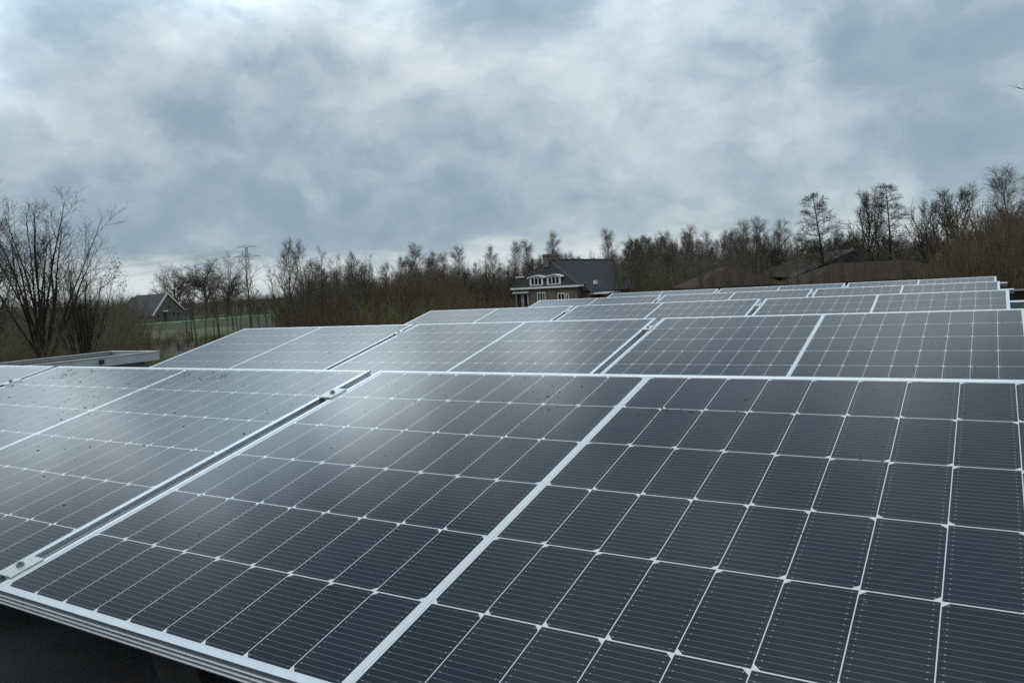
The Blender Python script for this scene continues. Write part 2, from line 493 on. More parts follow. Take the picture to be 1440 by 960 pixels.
def drops_mesh(n, seed, topw):
    """rain beads: low domes scattered in loose clusters"""
    r = random.Random(seed); Vv, Q = [], []
    cl = [(r.uniform(.05, PW - .05), PH - abs(r.gauss(0, .22)) * topw, r.uniform(.03, .22)) for _ in range(9)]
    for _ in range(n):
        if r.random() < .72:
            c = r.choice(cl); u, v = r.gauss(c[0], c[2]), r.gauss(c[1], c[2] * .6)
        else: u, v = r.uniform(0, PW), r.uniform(0, PH)
        if not (.018 < u < PW - .018 and .018 < v < PH - .018): continue
        s = .0008 + .0013 * r.random() ** 2.0 + (.0018 if r.random() < .04 else 0)
        st = r.uniform(.8, 1.9); ang = r.uniform(0, 6.28); b0 = len(Vv)
        for k in range(6):
            th = k * math.pi / 3; x, y = math.cos(th) * s * st, math.sin(th) * s
            x, y = x * math.cos(ang) - y * math.sin(ang), x * math.sin(ang) + y * math.cos(ang)
            Vv.append((u + x, v + y, -.0016)); Vv.append((u + x * .62, v + y * .62, -.0016 + s * .55))
        for k in range(6):
            a, b = b0 + 2 * k, b0 + 2 * ((k + 1) % 6); Q.append((a, b, b + 1, a + 1))
        Q.append((b0 + 1, b0 + 3, b0 + 5, b0 + 7)); Q.append((b0 + 1, b0 + 7, b0 + 9, b0 + 11))
    me = raw_mesh('raindrops', np.array(Vv), np.array(Q)); me.materials.append(M['water'])
    return me


RN = ['front', 'second', 'third', 'fourth', 'rearmost']
PN = ['right end', 'middle', 'left end']
for r_, (X, Y) in enumerate(ROWS):
    for p_ in range(3):
        if r_ == 0:
            lab = ['large dark solar panel nearest the camera, at the right of the front row',
                   'dark solar panel in the middle of the front row, rain along its top edge',
                   'dark solar panel at the left end of the front row'][p_]
        else:
            lab = 'dark solar panel at the %s of the %s row from the front' % (PN[p_], RN[r_])
            if r_ == 4: lab = 'dark solar panel at the %s of the rearmost row' % PN[p_]
        o = empty('solar_panel', (X - p_ * (PW + GAP), Y, Z0)); o.rotation_euler = (TAU, 0, 0)
        tag(o, lab, 'solar panel', 'solar panels in rows on the roof')
        link(bpy.data.objects.new('frame', FRAME), o)
        link(bpy.data.objects.new('cell_sheet', GL), o)
        nd = [[520, 900, 600], [320] * 3, [420] * 3, [420] * 3, [380] * 3][r_][p_]
        dr = link(bpy.data.objects.new('raindrops', drops_mesh(nd, 10 + r_ * 3 + p_, [.9, .75, 1][p_] if r_ == 0 else 1.6)), o)
        dr['kind'] = 'stuff'


# rails under each row: two, with clamps in the gaps and a stub at the right end
def rail(r_, v, which):
    X, Y = ROWS[r_]
    o = empty('mounting_rail', (X, Y + v * math.cos(TAU), Z0 + v * math.sin(TAU))); o.rotation_euler = (TAU, 0, 0)
    tag(o, '%s aluminium mounting rail under the %s row of panels' % (which, RN[r_]),
        'rail', 'rails carrying the panel rows')
    x0, x1 = -2 * (PW + GAP) - .05, PW + (.115 if which == 'upper' else .05)
    B('rail_body', M['alu'], o, (x0, x1, -.02, .02, -.073, -.0335))
    for gx in (-GAP / 2, -PW - GAP * 1.5):
        bm = bmesh.new(); box(bm, gx - .0245, gx + .0245, -.032, .032, .0004, .0044, bev=.0008); box(bm, gx - .008, gx + .008, -.028, .028, -.0335, .0004)
        c = obj('clamp', bm, M['steel'], o)
        bm = bmesh.new(); bmesh.ops.create_cone(bm, cap_ends=True, segments=12, radius1=.0075, radius2=.0070, depth=.005, matrix=Matrix.Translation((gx, 0, .0068)))
        bmesh.ops.create_cone(bm, cap_ends=True, segments=6, radius1=.0035, radius2=.0035, depth=.003, matrix=Matrix.Translation((gx, 0, .0102)))
        obj('bolt', bm, M['bolt'], c)
    # black feet down to the roof
    k = math.tan(TAU)
    for fx in (x0 + .5, -PW - GAP * 1.5 + .4, -GAP / 2 + .45, PW - .3):
        hgt = v * math.sin(TAU) + .135 - .073
        bm = bmesh.new(); vs_ = box(bm, fx - .06, fx + .06, -.02, .08, -.0735 - hgt, -.0735)
        obj('support_foot', bm, M['rubber'], o)


for r_ in range(5):
    rail(r_, .063, 'lower'); rail(r_, .945, 'upper')

o = B('ballast_slab', M['concrete'], None, (-.20, .20, -.3, .3, 0, .05), bev=.006)
p = at(1440, 431, 6.3); o.location = (2.02, 6.1, ZR + .002)
tag(o, 'pale concrete slab lying on the black roof past the right ends of the rows', 'slab')

# ------------------------------------------------------------------ neighbouring flat canopy at the left
zc = CAM[2] - 1.5
an = tag(empty('flat_canopy', (-22.5, 14.7, 0)), 'low flat roofed outbuilding with pale trim and light grey fascia behind the front row', 'outbuilding')
x0, x1, y0, y1 = -1.3, 1.28, -26, 0
B('roof', M['bitumen'], an, (x0 + .06, x1 - .06, y0 + .06, y1 - .06, zc - .2, zc - .11))
B('fascia', M['fascia'], an, (x1 - .06, x1, y0, y1, zc - .29, zc - .026), (x0, x1 - .063, y1 - .06, y1, zc - .29, zc - .026), (x0, x0 + .06, y0, y1 - .063, zc - .29, zc - .026))
B('trim', M['trim'], an, (x1 - .10, x1 + .02, y0, y1 + .02, zc - .023, zc), (x0 - .02, x1 - .103, y1 - .10, y1 + .02, zc - .023, zc), (x0 - .02, x0 + .10, y0, y1 - .103, zc - .023, zc))
B('wall', M['greywall'], an, (x0 + .3, x1 - .35, y0 + .3, y1 - .3, 0, zc - .205))
p = at(187, 505, 22.6)
B('drain_spout', M['darkmetal'], an, (x1 + .003, x1 + .10, p[1] - 14.7 - .055, p[1] - 14.7 + .055, zc - .20, zc - .075))


# ------------------------------------------------------------------ houses and barns
def frame_of(px, py, D_):
    q = at(px, py, D_); return Vector((q[0], q[1], 0))


# the farmhouse with the hipped front
HR = R(-1.3); c = frame_of(811, 400, 106)
rot_ = Matrix.Rotation(HR, 4, 'Z')
hs = tag(empty('farmhouse', c - (rot_ @ Vector((10, 0, 0))), HR), 'old brick farmhouse with dark hipped tile roof, two white dormers and two chimneys', 'house')
we, re_ = 4.55, 8.2          # front eave and ridge heights
ov = .35
solid('wall', [[(0, 0, 0), (10, 0, 0), (10, 0, we), (0, 0, we)], [(10, 0, 0), (10, 1.6, 0), (10, 1.6, we), (10, 0, we)], [(0, 0, 0), (0, 0, we), (0, 1.6, we), (0, 1.6, 0)],
               [(0, 1.6, 0), (0, 1.6, we), (10, 1.6, we), (10, 1.6, 0)], [(0, 0, we), (10, 0, we), (10, 1.6, we), (0, 1.6, we)]], M['brick'], hs)
B('barn_wall', M['redbrick'], hs, (-1.0, 11.2, 1.7, 20, 0, 3.45))
rf = solid('roof', [[(-ov, -ov, we), (10 + ov, -ov, we), (5, 1.3, re_)], [(10 + ov, -ov, we), (10 + ov, 2.2, we), (5, 2.2, re_), (5, 1.3, re_)],
                    [(-ov, -ov, we), (5, 1.3, re_), (5, 2.2, re_), (-ov, 2.2, we)]], M['slate'], hs, .14)
ze = 3.5
rb = solid('barn_roof', [[(5, 2.0, re_ - .02), (5, 20.4, re_ - .02), (11.7, 20.4, ze), (11.7, 1.0, ze), (10.1, 1.0, we)], [(5, 2.0, re_ - .02), (-1.7, 1.6, ze), (-1.7, 20.4, ze), (5, 20.4, re_ - .02)]], M['slate'], hs, .14)
ridge = B('ridge_tiles', M['greytile'], rb, (4.86, 5.14, 2.1, 20.3, re_ - .02, re_ + .10))
for s_ in (1, -1):                        # hip tiles
    a, b = Vector((5 + s_ * (5 + ov), -ov, we + .05)), Vector((5, 1.3, re_ + .05))
    bm = bmesh.new(); L_ = (b - a).length
    box(bm, -.1, .1, -.06, .06, 0, L_)
    q = (b - a).to_track_quat('Z', 'Y').to_matrix().to_4x4(); bmesh.ops.transform(bm, matrix=Matrix.Translation(a) @ q, verts=bm.verts)
    obj('hip_tiles', bm, M['greytile'], rf)
for yy, h1 in ((.95, 9.0), (3.3, 9.05)):
    bm = bmesh.new(); box(bm, 4.52, 5.38, yy - .35, yy + .45, 7.2, h1); box(bm, 4.44, 5.46, yy - .44, yy + .54, h1 - .3, h1 - .12)
    ch = obj('chimney', bm, M['dullbrick'], rf); boxuv(ch.data)
B('cornice', M['white'], hs, (-.45, 10.45, -.45, -.2, we - .28, we - .02), (10.2, 10.45, -.2, 1.2, we - .28, we - .02))
sk = B('skylight', M['white'], rb, (10.35, 10.62, 4.3, 5.1, 4.45, 5.0))
sk.location = (0, 0, 0)
for x in (2.65, 5.45):                    # the two dormers: swelling white cheeks under a curved hood
    w_ = 2.35; zb, zt = 4.72, 5.82
    d = B('dormer', M['white'], hs, (x + .1, x + w_ - .1, -.32, -.20, zb, zb + .12), (x + .1, x + w_ - .1, -.32, -.2, zt - .1, zt),
          (x + .1, x + .36, -.32, -.2, zb + .123, zt - .103), (x + w_ - .36, x + w_ - .1, -.32, -.2, zb + .123, zt - .103),
          (x + .80, x + .92, -.3, -.2, zb + .123, zt - .103), (x + 1.40, x + 1.52, -.3, -.2, zb + .123, zt - .103))
    bm = bmesh.new(); prev = None
    for k in range(9):                    # hood
        f = k / 8 * 2 - 1; xx = x + w_ / 2 + f * (w_ / 2 + .22); zz = zt + .28 - .26 * f * f
        ring = [bm.verts.new(q) for q in ((xx, -.5, zz - .14), (xx, -.5, zz), (xx, 1.1, zz + .12), (xx, 1.1, zz - .14))]
        if prev:
            for j in range(4): bm.faces.new((prev[j], ring[j], ring[(j + 1) % 4], prev[(j + 1) % 4]))
        else: bm.faces.new(ring)
        prev = ring
    bm.faces.new(prev)
    obj('hood', bm, M['white'], d)
    for xx in (x + .1, x + w_ - .22): B('cheek', M['greywall'], d, (xx, xx + .12, -.197, .75, zb, zt + .02))
    B('pane', M['glass'], d, (x + .225, x + w_ - .225, -.19, -.16, zb + .05, zt - .05))
# dormer on the far left slope, seen from its side
d = B('side_dormer', M['greytile'], hs, (-.3, 1.7, 1.4, 3.2, 4.9, 5.95)); B('dormer_trim', M['white'], d, (-.55, 1.0, 1.2, 3.4, 5.953, 6.1))


def window(par, x0, x1, z0, z1, y=-.03, bars=1, name='window'):
    fr = [(x0, x1, y - .06, y, z0, z0 + .1), (x0, x1, y - .06, y, z1 - .12, z1), (x0, x0 + .11, y - .06, y, z0 + .103, z1 - .123), (x1 - .11, x1, y - .06, y, z0 + .103, z1 - .123)]
    for k in range(bars):
        xx = x0 + (x1 - x0) * (k + 1) / (bars + 1); fr.append((xx - .05, xx + .05, y - .055, y, z0 + .103, z1 - .123))
    w = B(name, M['white'], par, *fr)
    B('pane', M['glass'], w, (x0 + .08, x1 - .08, y - .03, y + .01, z0 + .07, z1 - .09)); return w


def hx(px): return 10 + (px - 811) / 87.0 * 10      # along the front, from the photograph's columns
window(hs, hx(726), hx(734.5), 1.1, 3.7, bars=0); window(hs, hx(736), hx(743.5), 1.1, 3.7, bars=0)
window(hs, hx(756.5), hx(768), .9, 3.75, bars=2)
window(hs, hx(785), hx(794.5), 1.5, 3.55, bars=1)
window(hs, hx(796), hx(800), .2, 3.4, bars=0, name='side_window')
B('bay_hood', M['white'], hs, (hx(723.5), hx(745.5), -.6, -.03, 3.75, 3.92))
por = B('porch_roof', M['white'], hs, (11.2, 14.0, 1.5, 5.2, 3.12, 3.34)); [B('porch_post', M['wood'], por, (13.7, 13.9, yy, yy + .2, 0, 3.11)) for yy in (1.7, 4.8)]
B('porch_door', M['wood'], hs, (11.2, 11.26, 2.2, 4.4, 0, 2.5))

# the gabled farmhouse on the far left
gh = frame_of(235.5, hor(235), 224)
g = tag(empty('gabled_house', gh, R(4)), 'brown brick house with white edged gable beyond the green field at the left', 'house')
# local axes: gable towards +x, ridge along -x
hw, e0, gr_ = 5.0, 2.05, 7.9
solid('wall', [[(0, -hw, 0), (0, hw, 0), (0, hw, 3.2), (0, 0, gr_ - .2), (0, -hw, 2.0)], [(-15, -hw, 0), (0, -hw, 0), (0, -hw, 2.0), (-15, -hw, 2.0)],
               [(-15, hw, 0), (-15, hw, 3.2), (0, hw, 3.2), (0, hw, 0)], [(-15, -hw, 0), (-15, -hw, 2.0), (-15, 0, gr_ - .2), (-15, hw, 3.2), (-15, hw, 0)]], M['dullbrick'], g)
rf = solid('roof', [[(.25, 0, gr_), (.25, -hw - .45, 1.75), (-17, -hw - .45, 1.75), (-13.2, 0, gr_)], [(.25, 0, gr_), (-13.2, 0, gr_), (-17, hw + .4, 3.0), (.25, hw + .4, 3.0)],
                    [(-13.2, 0, gr_), (-17, -hw - .45, 1.75), (-17, hw + .4, 3.0)]], M['greytile'], g, .15)


def bar(bm, a, b, w, h=None):
    a, b = Vector(a), Vector(b); L_ = (b - a).length; h = h or w
    s = len(bm.verts); v = box(bm, -w / 2, w / 2, -h / 2, h / 2, 0, L_)
    q = (b - a).to_track_quat('Z', 'Y').to_matrix().to_4x4(); bmesh.ops.transform(bm, matrix=Matrix.Translation(a) @ q, verts=v)


bm = bmesh.new()
bar(bm, (.36, 0, gr_ + .06), (.36, -hw - .5, 1.75), .14, .42); bar(bm, (.36, .05, gr_ + .02), (.36, hw + .45, 2.98), .14, .40); bar(bm, (.36, hw + .3, 3.05), (.36, hw + 2.2, 3.1), .14, .3)
obj('bargeboard', bm, M['white'], g)
for y_, z_, w_, h_ in ((-.05, 5.6, .7, 1.0), (.25, 3.6, .7, 1.0), (.3, 1.5, .8, .9), (1.9, 1.6, .8, 1.0), (-3.4, 1.2, .7, 1.1), (3.4, 1.4, .9, .9)):
    w = B('window', M['sawn'], g, (.003, .05, y_ - w_ / 2 - .1, y_ + w_ / 2 + .1, z_ - .1, z_ + h_ + .1)); B('pane', M['glass'], w, (.053, .07, y_ - w_ / 2, y_ + w_ / 2, z_, z_ + h_))
dr = B('door', M['wood'], g, (.003, .06, -1.7, -.6, 0, 2.4)); B('door_hood', M['white'], dr, (.003, .5, -1.9, -.4, 2.75, 3.1))


# barns at the right
def gable_barn(name, px, D_, rz, hw, e0, ztop_, L_, wall, roof, label, hip=0.0):
    o = tag(empty(name, frame_of(px, hor(px), D_), rz), label, 'barn')
    # local: gable end at y=0 facing -y, ridge along +y
    if hip:
        B('wall', wall, o, (-hw + .5, hw - .5, .5, L_ - .5, 0, e0))
        solid('roof', [[(-hw, 0, e0), (hw, 0, e0), (0, hip, ztop_)], [(hw, 0, e0), (hw, L_, e0), (0, L_ - hip, ztop_), (0, hip, ztop_)],
                       [(-hw, 0, e0), (0, hip, ztop_), (0, L_ - hip, ztop_), (-hw, L_, e0)], [(hw, L_, e0), (-hw, L_, e0), (0, L_ - hip, ztop_)]], roof, o, .15)
    else:
        solid('wall', [[(-hw, .3, 0), (hw, .3, 0), (hw, .3, e0), (0, .3, ztop_ - .15), (-hw, .3, e0)], [(-hw, L_, 0), (-hw, L_, e0), (0, L_, ztop_ - .15), (hw, L_, e0), (hw, L_, 0)],
                       [(hw, .3, 0), (hw, L_, 0), (hw, L_, e0), (hw, .3, e0)], [(-hw, .3, 0), (-hw, .3, e0), (-hw, L_, e0), (-hw, L_, 0)]], wall, o)
        k = (ztop_ - e0) / hw
        solid('roof', [[(0, 0, ztop_), (hw + .5, 0, e0 - .5 * k), (hw + .5, L_ + .2, e0 - .5 * k), (0, L_ + .2, ztop_)], [(0, 0, ztop_), (0, L_ + .2, ztop_), (-hw - .5, L_ + .2, e0 - .5 * k), (-hw - .5, 0, e0 - .5 * k)]], roof, o, .2)
        bm = bmesh.new()
        for s_ in (1, -1): bar(bm, (s_ * .02, -.06, ztop_ - .08), (s_ * (hw + .5), -.06, e0 - .5 * k - .08), .09, .34)
        obj('bargeboard', bm, M['sawn'], o)
    return o


gable_barn('gable_barn', 1200, 92, R(31), 7.0, 4.4, 7.05, 16, M['wood'], M['browntile'], 'dark timber barn with a wide low gable between the tall bare trees')
gable_barn('hip_roof_barn', 1108, 72, R(-58.3), 4.2, 3.7, 5.35, 15.0, M['dullbrick'], M['browntile'], 'long low brown hipped roof in front of the dark gable barn', 4.2)
gable_barn('hip_roof_barn', 1040, 82, R(31), 5.0, 3.6, 5.7, 12, M['dullbrick'], M['browntile'], 'low brown hipped barn right of the farmhouse at the wood edge', 4.6)
sh = tag(empty('grey_shed', frame_of(1322, hor(1322), 100), R(31)), 'pale grey shed half hidden behind the tall tree right of the barns', 'shed')
solid('wall', [[(-2.6, 0, 0), (2.6, 0, 0), (2.6, 0, 5.0), (-2.6, 0, 5.6)], [(2.6, 0, 0), (2.6, 4, 0), (2.6, 4, 5.0), (2.6, 0, 5.0)], [(-2.6, 0, 0), (-2.6, 0, 5.6), (-2.6, 4, 5.6), (-2.6, 4, 0)], [(-2.6, 4, 0), (-2.6, 4, 5.6), (2.6, 4, 5.0), (2.6, 4, 0)]], M['greywall'], sh)
solid('roof', [[(-2.9, -.3, 5.7), (2.9, -.3, 5.05), (2.9, 4.3, 5.05), (-2.9, 4.3, 5.7)]], M['galv'], sh, .1)
cb = B('utility_cabinet', M['white'], None, (-.35, .35, -.3, .3, 0, 1.05), (-.42, .42, -.37, .37, 1.053, 1.12)); cb.location = gp(379.5, 441)
tag(cb, 'small white cabinet beside the lane between the thin trees', 'cabinet')

# ------------------------------------------------------------------ pylon and its wires
DP = 520; pb = ground(352, DP); zp = ztop(352, 343, DP)
cdir = Vector((math.cos(-YAW), math.sin(-YAW), 0))         # across the view
py_ = tag(empty('power_pylon', pb, -YAW), 'tall lattice power pylon far off behind the thin trees', 'pylon')
bm = bmesh.new()
lv = [0, 9, 17, 24, 30, 35, zp - 2]; wd = [2.4, 1.8, 1.35, 1.05, .85, .7, .45]
for sx_ in (1, -1):
    for sy_ in (1, -1):
        for k in range(6): bar(bm, (sx_ * wd[k], sy_ * wd[k], lv[k]), (sx_ * wd[k + 1], sy_ * wd[k + 1], lv[k + 1]), .2)
for k in range(6):
    for s_ in (1, -1):
        bar(bm, (-wd[k], s_ * wd[k], lv[k]), (wd[k + 1], s_ * wd[k + 1], lv[k + 1]), .10); bar(bm, (wd[k], s_ * wd[k], lv[k]), (-wd[k + 1], s_ * wd[k + 1], lv[k + 1]), .10)
obj('mast', bm, M['galv'], py_)
ARMS = [(zp - 2.2, 6.2), (zp - 8.5, 9.0)]
for z_, hw_ in ARMS:
    bm = bmesh.new()
    for s_ in (1, -1):
        for q in (.6, -.6): bar(bm, (0, q, z_), (s_ * hw_, 0, z_ + .1), .2)
        bar(bm, (0, 0, z_ + 1.5), (s_ * hw_, 0, z_ + .15), .22)
        for f in (.35, .62, .86): bar(bm, (s_ * hw_ * f, 0, z_), (s_ * hw_ * f, 0, z_ + 1.5 * (1 - f) + .1), .14)
    obj('cross_arm', bm, M['galv'], py_)
k = 0
for z_, hw_ in ARMS:
    for s_ in (1, -1):
        a = pb + cdir * s_ * hw_ + Vector((0, 0, z_ - 1.2)); side = -1
        bm = bmesh.new(); prev = None
        far = a - cdir * 330 + Vector((FW[0], FW[1], 0)) * 30 * (1 if s_ > 0 else .6)
        N = 18
        for i in range(N + 1):
            f = i / N; q = a.lerp(far, f); q.z -= 4 * 9 * f * (1 - f)
            if prev is not None: bar(bm, prev, q, .10)
            prev = q
        w = obj('power_line', bm, M['galv'])
        tag(w, ['upper power line wire nearer the pylon mast, sagging to the left edge', 'upper power line wire hung from the outer left arm end', 'lower power line wire from the inner arm, low over the gabled house', 'lower power line wire from the outer arm, low over the gabled house'][k], 'power line', 'wires of the power line')
        k += 1


# ------------------------------------------------------------------ trees
def tubes(Pt, Rr, k):
    """Pt (T,n,3), Rr (T,n) -> vertices, quads"""
    T_, n, _ = Pt.shape
    tg = np.gradient(Pt, axis=1); tg /= np.linalg.norm(tg, axis=2, keepdims=True) + 1e-9
    ref = np.where(np.abs(tg[..., 2:3]) > .9, np.array([1.0, 0, 0]), np.array([0, 0, 1.0]))
    a = np.cross(tg, ref); a /= np.linalg.norm(a, axis=2, keepdims=True) + 1e-9; b = np.cross(tg, a)
    th = np.arange(k) * 2 * np.pi / k
    V_ = Pt[:, :, None, :] + Rr[:, :, None, None] * (np.cos(th)[:, None] * a[:, :, None, :] + np.sin(th)[:, None] * b[:, :, None, :])
    idx = np.arange(T_ * n * k).reshape(T_, n, k)
    q = np.stack([idx[:, :-1, :], np.roll(idx, -1, 2)[:, :-1, :], np.roll(idx, -1, 2)[:, 1:, :], idx[:, 1:, :]], -1)
    return V_.reshape(-1, 3), q.reshape(-1, 4)


def merge(parts):
    Vs, Qs, o_ = [], [], 0
    for v, q in parts: Vs.append(v); Qs.append(q + o_); o_ += len(v)
    return np.concatenate(Vs), np.concatenate(Qs)


def path(g, p0, d, L_, n, up=0.0, wander=.08):
    """T paths from p0 along d"""
    T_ = len(p0); out = np.zeros((T_, n, 3)); out[:, 0] = p0; d = d / np.linalg.norm(d, axis=1, keepdims=True)
    for i in range(1, n):
        out[:, i] = out[:, i - 1] + d * (L_ / (n - 1))[:, None]
        d = d + np.array([0, 0, up]) / (n - 1) * 2 + g.normal(0, wander, (T_, 3)); d /= np.linalg.norm(d, axis=1, keepdims=True)
    return out


def grow(g, Pt, Rr, nper, t0, t1, a0, a1, lfun, n, up, wander, rf=.6, rmin=.006, end=.35, flat=0.0):
    T_, N, _ = Pt.shape; m_ = T_ * nper
    par = np.repeat(np.arange(T_), nper)
    t_ = np.tile((np.arange(nper) + .5) / nper, T_) + g.uniform(-.5, .5, m_) / nper
    t_ = t0 + (t1 - t0) * np.clip(t_, 0, 1)
    f = t_ * (N - 1); i = np.clip(f.astype(int), 0, N - 2); w = (f - i)[:, None]
    p0 = Pt[par, i] * (1 - w) + Pt[par, i + 1] * w
    tg = Pt[par, i + 1] - Pt[par, i]; tg /= np.linalg.norm(tg, axis=1, keepdims=True) + 1e-9
    r0 = Rr[par, i] * (1 - w[:, 0]) + Rr[par, i + 1] * w[:, 0]
    az = np.cumsum(np.full(m_, 2.4)) + g.uniform(-.6, .6, m_)
    rv = np.stack([np.cos(az), np.sin(az), g.normal(0, .25, m_)], 1)
    pp = rv - tg * np.sum(rv * tg, 1, keepdims=True); pp /= np.linalg.norm(pp, axis=1, keepdims=True) + 1e-9
    A = np.radians(g.uniform(a0, a1, m_))[:, None]
    d = np.cos(A) * tg + np.sin(A) * pp
    L_ = lfun(t_, par) * g.uniform(.7, 1.2, m_)
    C = path(g, p0, d, L_, n, up, wander)
    r0 = np.maximum(r0 * rf, rmin); rr = r0[:, None] * np.linspace(1, end, n)[None]
    return C, np.maximum(rr, rmin * .75)


def plen(Pt): return np.linalg.norm(np.diff(Pt, axis=1), axis=2).sum(1)


def make_tree(kind, seed, rt=1.0):
    """a bare tree 12 m tall: (trunk verts, quads), (crown verts, quads)"""
    g = np.random.default_rng(seed); H = 12.0
    tr, cr_ = [], []
    if kind in ('oval', 'fan', 'round', 'layered', 'birch', 'pole'):
        rb = {'oval': .20, 'fan': .24, 'round': .34, 'layered': .18, 'birch': .13, 'pole': .10}[kind]
        top = {'oval': .93, 'fan': .88, 'round': .62, 'layered': .98, 'birch': .92, 'pole': .88}[kind]
        T0 = path(g, np.zeros((1, 3)), np.array([[g.normal(0, .015), g.normal(0, .015), 1.0]]), np.array([H * top]), 12, .1, .022)
        R0 = rb * np.linspace(1, .12 if kind != 'round' else .4, 12)[None]; R0[0, 0] *= 1.35
    elif kind == 'vase':
        K = 16; az = np.arange(K) * 2.4 + g.uniform(0, .6, K); lean = np.radians(np.linspace(1, 29, K) + g.uniform(-2, 2, K))
        d = np.stack([np.cos(az) * np.sin(lean), np.sin(az) * np.sin(lean), np.cos(lean)], 1)
        base = np.stack([np.cos(az) * .15, np.sin(az) * .15, np.full(K, H * .28) + g.uniform(-1.2, .6, K)], 1)
        T0 = path(g, base, d, g.uniform(.60, .76, K) * H, 9, .22, .05); R0 = .078 * g.uniform(.7, 1.2, K)[:, None] * np.linspace(1, .16, 9)[None]
        tk = path(g, np.zeros((1, 3)), np.array([[.02, .01, 1.0]]), np.array([H * .30]), 6, 0, .02)
        tr.append(tubes(tk, np.array([[.30, .22, .20, .19, .20, .15]]), 8))
    tr.append(tubes(T0, R0, 7))
    if kind == 'oval':
        L1, r1 = grow(g, T0, R0, 20, .27, .98, 28, 52, lambda t_, p_: H * (.36 - .26 * (t_ - .27) / .7), 6, .45, .09,   .62, .022)
        L2, r2 = grow(g, L1, r1, 8, .22, 1, 25, 60, lambda t_, p_: plen(L1)[p_] * (.52 - .25 * t_), 5, .3, .10, .68, .014)
        L3, r3 = grow(g, L2, r2, 5, .2, 1, 25, 60, lambda t_, p_: .25 + plen(L2)[p_] * .42, 4, .2, .12, .65, .0095 * rt)
        L4, r4 = grow(g, L3, r3, 3, .3, 1, 25, 60, lambda t_, p_: .15 + plen(L3)[p_] * .5, 3, .1, .12, .8, .0075 * rt)
    elif kind == 'fan':
        L1, r1 = grow(g, T0, R0, 17, .26, .98, 20, 46, lambda t_, p_: H * (.52 - .36 * (t_ - .26) / .72), 8, .30, .07, .80, .034)
        L2, r2 = grow(g, L1, r1, 9, .25, 1, 22, 50, lambda t_, p_: plen(L1)[p_] * (.40 - .20 * t_), 5, .3, .09, .70, .020)
        L3, r3 = grow(g, L2, r2, 6, .2, 1, 22, 55, lambda t_, p_: .25 + plen(L2)[p_] * .38, 4, .2, .11, .65, .0095 * rt)
        L4, r4 = grow(g, L3, r3, 3, .3, 1, 22, 55, lambda t_, p_: .15 + plen(L3)[p_] * .5, 3, .1, .12, .8, .0095 * rt)
    elif kind == 'round':
        L1, r1 = grow(g, T0, R0, 18, .30, 1, 22, 80, lambda t_, p_: H * (.54 - .05 * t_), 7, .30, .11, .55, .02)
        L2, r2 = grow(g, L1, r1, 9, .2, 1, 25, 65, lambda t_, p_: plen(L1)[p_] * (.50 - .22 * t_), 5, .15, .15, .6, .012)
        L3, r3 = grow(g, L2, r2, 7, .15, 1, 25, 65, lambda t_, p_: .3 + plen(L2)[p_] * .42, 4, .1, .16, .65, .010 * rt)
        L4, r4 = grow(g, L3, r3, 4, .2, 1, 25, 70, lambda t_, p_: .2 + plen(L3)[p_] * .45, 3, .1, .14, .8, .014 * rt)
    elif kind == 'layered':
        L1, r1 = grow(g, T0, R0, 40, .24, .99, 58, 84, lambda t_, p_: H * (.245 - .20 * np.clip((t_ - .35) / .65, 0, 1) ** 1.5), 6, .22, .09, .42, .011)
        L2, r2 = grow(g, L1, r1, 8, .2, 1, 30, 65, lambda t_, p_: plen(L1)[p_] * (.46 - .2 * t_), 4, .2, .11, .6, .009)
        L3, r3 = grow(g, L2, r2, 5, .2, 1, 25, 65, lambda t_, p_: .15 + plen(L2)[p_] * .42, 3, .1, .12, .65, .012 * rt)
        L4, r4 = grow(g, L3, r3, 2, .3, 1, 25, 60, lambda t_, p_: .12 + plen(L3)[p_] * .5, 3, .1, .12, .8, .010 * rt)
    elif kind == 'birch':
        L1, r1 = grow(g, T0, R0, 30, .34, .99, 18, 42, lambda t_, p_: H * (.215 - .15 * np.clip((t_ - .34) / .65, 0, 1)), 6, .20, .08, .45, .010)
        L2, r2 = grow(g, L1, r1, 7, .2, 1, 14, 38, lambda t_, p_: .2 + plen(L1)[p_] * (.5 - .2 * t_), 5, .15, .10, .6, .008)
        L3, r3 = grow(g, L2, r2, 5, .2, 1, 14, 38, lambda t_, p_: .22 + plen(L2)[p_] * .45, 4, -.08, .10, .65, .0075 * rt)
        L4, r4 = grow(g, L3, r3, 2, .3, 1, 20, 50, lambda t_, p_: .2 + plen(L3)[p_] * .5, 3, -.45, .10, .8, .0065 * rt)
    elif kind == 'pole':
        L1, r1 = grow(g, T0, R0, 18, .34, .99, 14, 38, lambda t_, p_: H * (.21 - .12 * np.clip((t_ - .34) / .66, 0, 1)), 6, .35, .08, .55, .011)
        L2, r2 = grow(g, L1, r1, 6, .25, 1, 20, 50, lambda t_, p_: .15 + plen(L1)[p_] * (.42 - .15 * t_), 4, .25, .12, .6, .0078)
        L3, r3 = grow(g, L2, r2, 4, .25, 1, 25, 60, lambda t_, p_: .12 + plen(L2)[p_] * .45, 3, .1, .12, .65, .010 * rt)
        L4 = None
    elif kind == 'vase':
        L1, r1 = grow(g, T0, R0, 7, .22, .98, 16, 40, lambda t_, p_: plen(T0)[p_] * (.42 - .28 * t_), 6, .30, .10, .55, .010)
        L2, r2 = grow(g, L1, r1, 5, .2, 1, 22, 50, lambda t_, p_: .15 + plen(L1)[p_] * (.44 - .15 * t_), 4, .25, .11, .6, .0075)
        L3, r3 = grow(g, L2, r2, 4, .2, 1, 22, 50, lambda t_, p_: .15 + plen(L2)[p_] * .42, 4, .2, .12, .65, .0052 * rt)
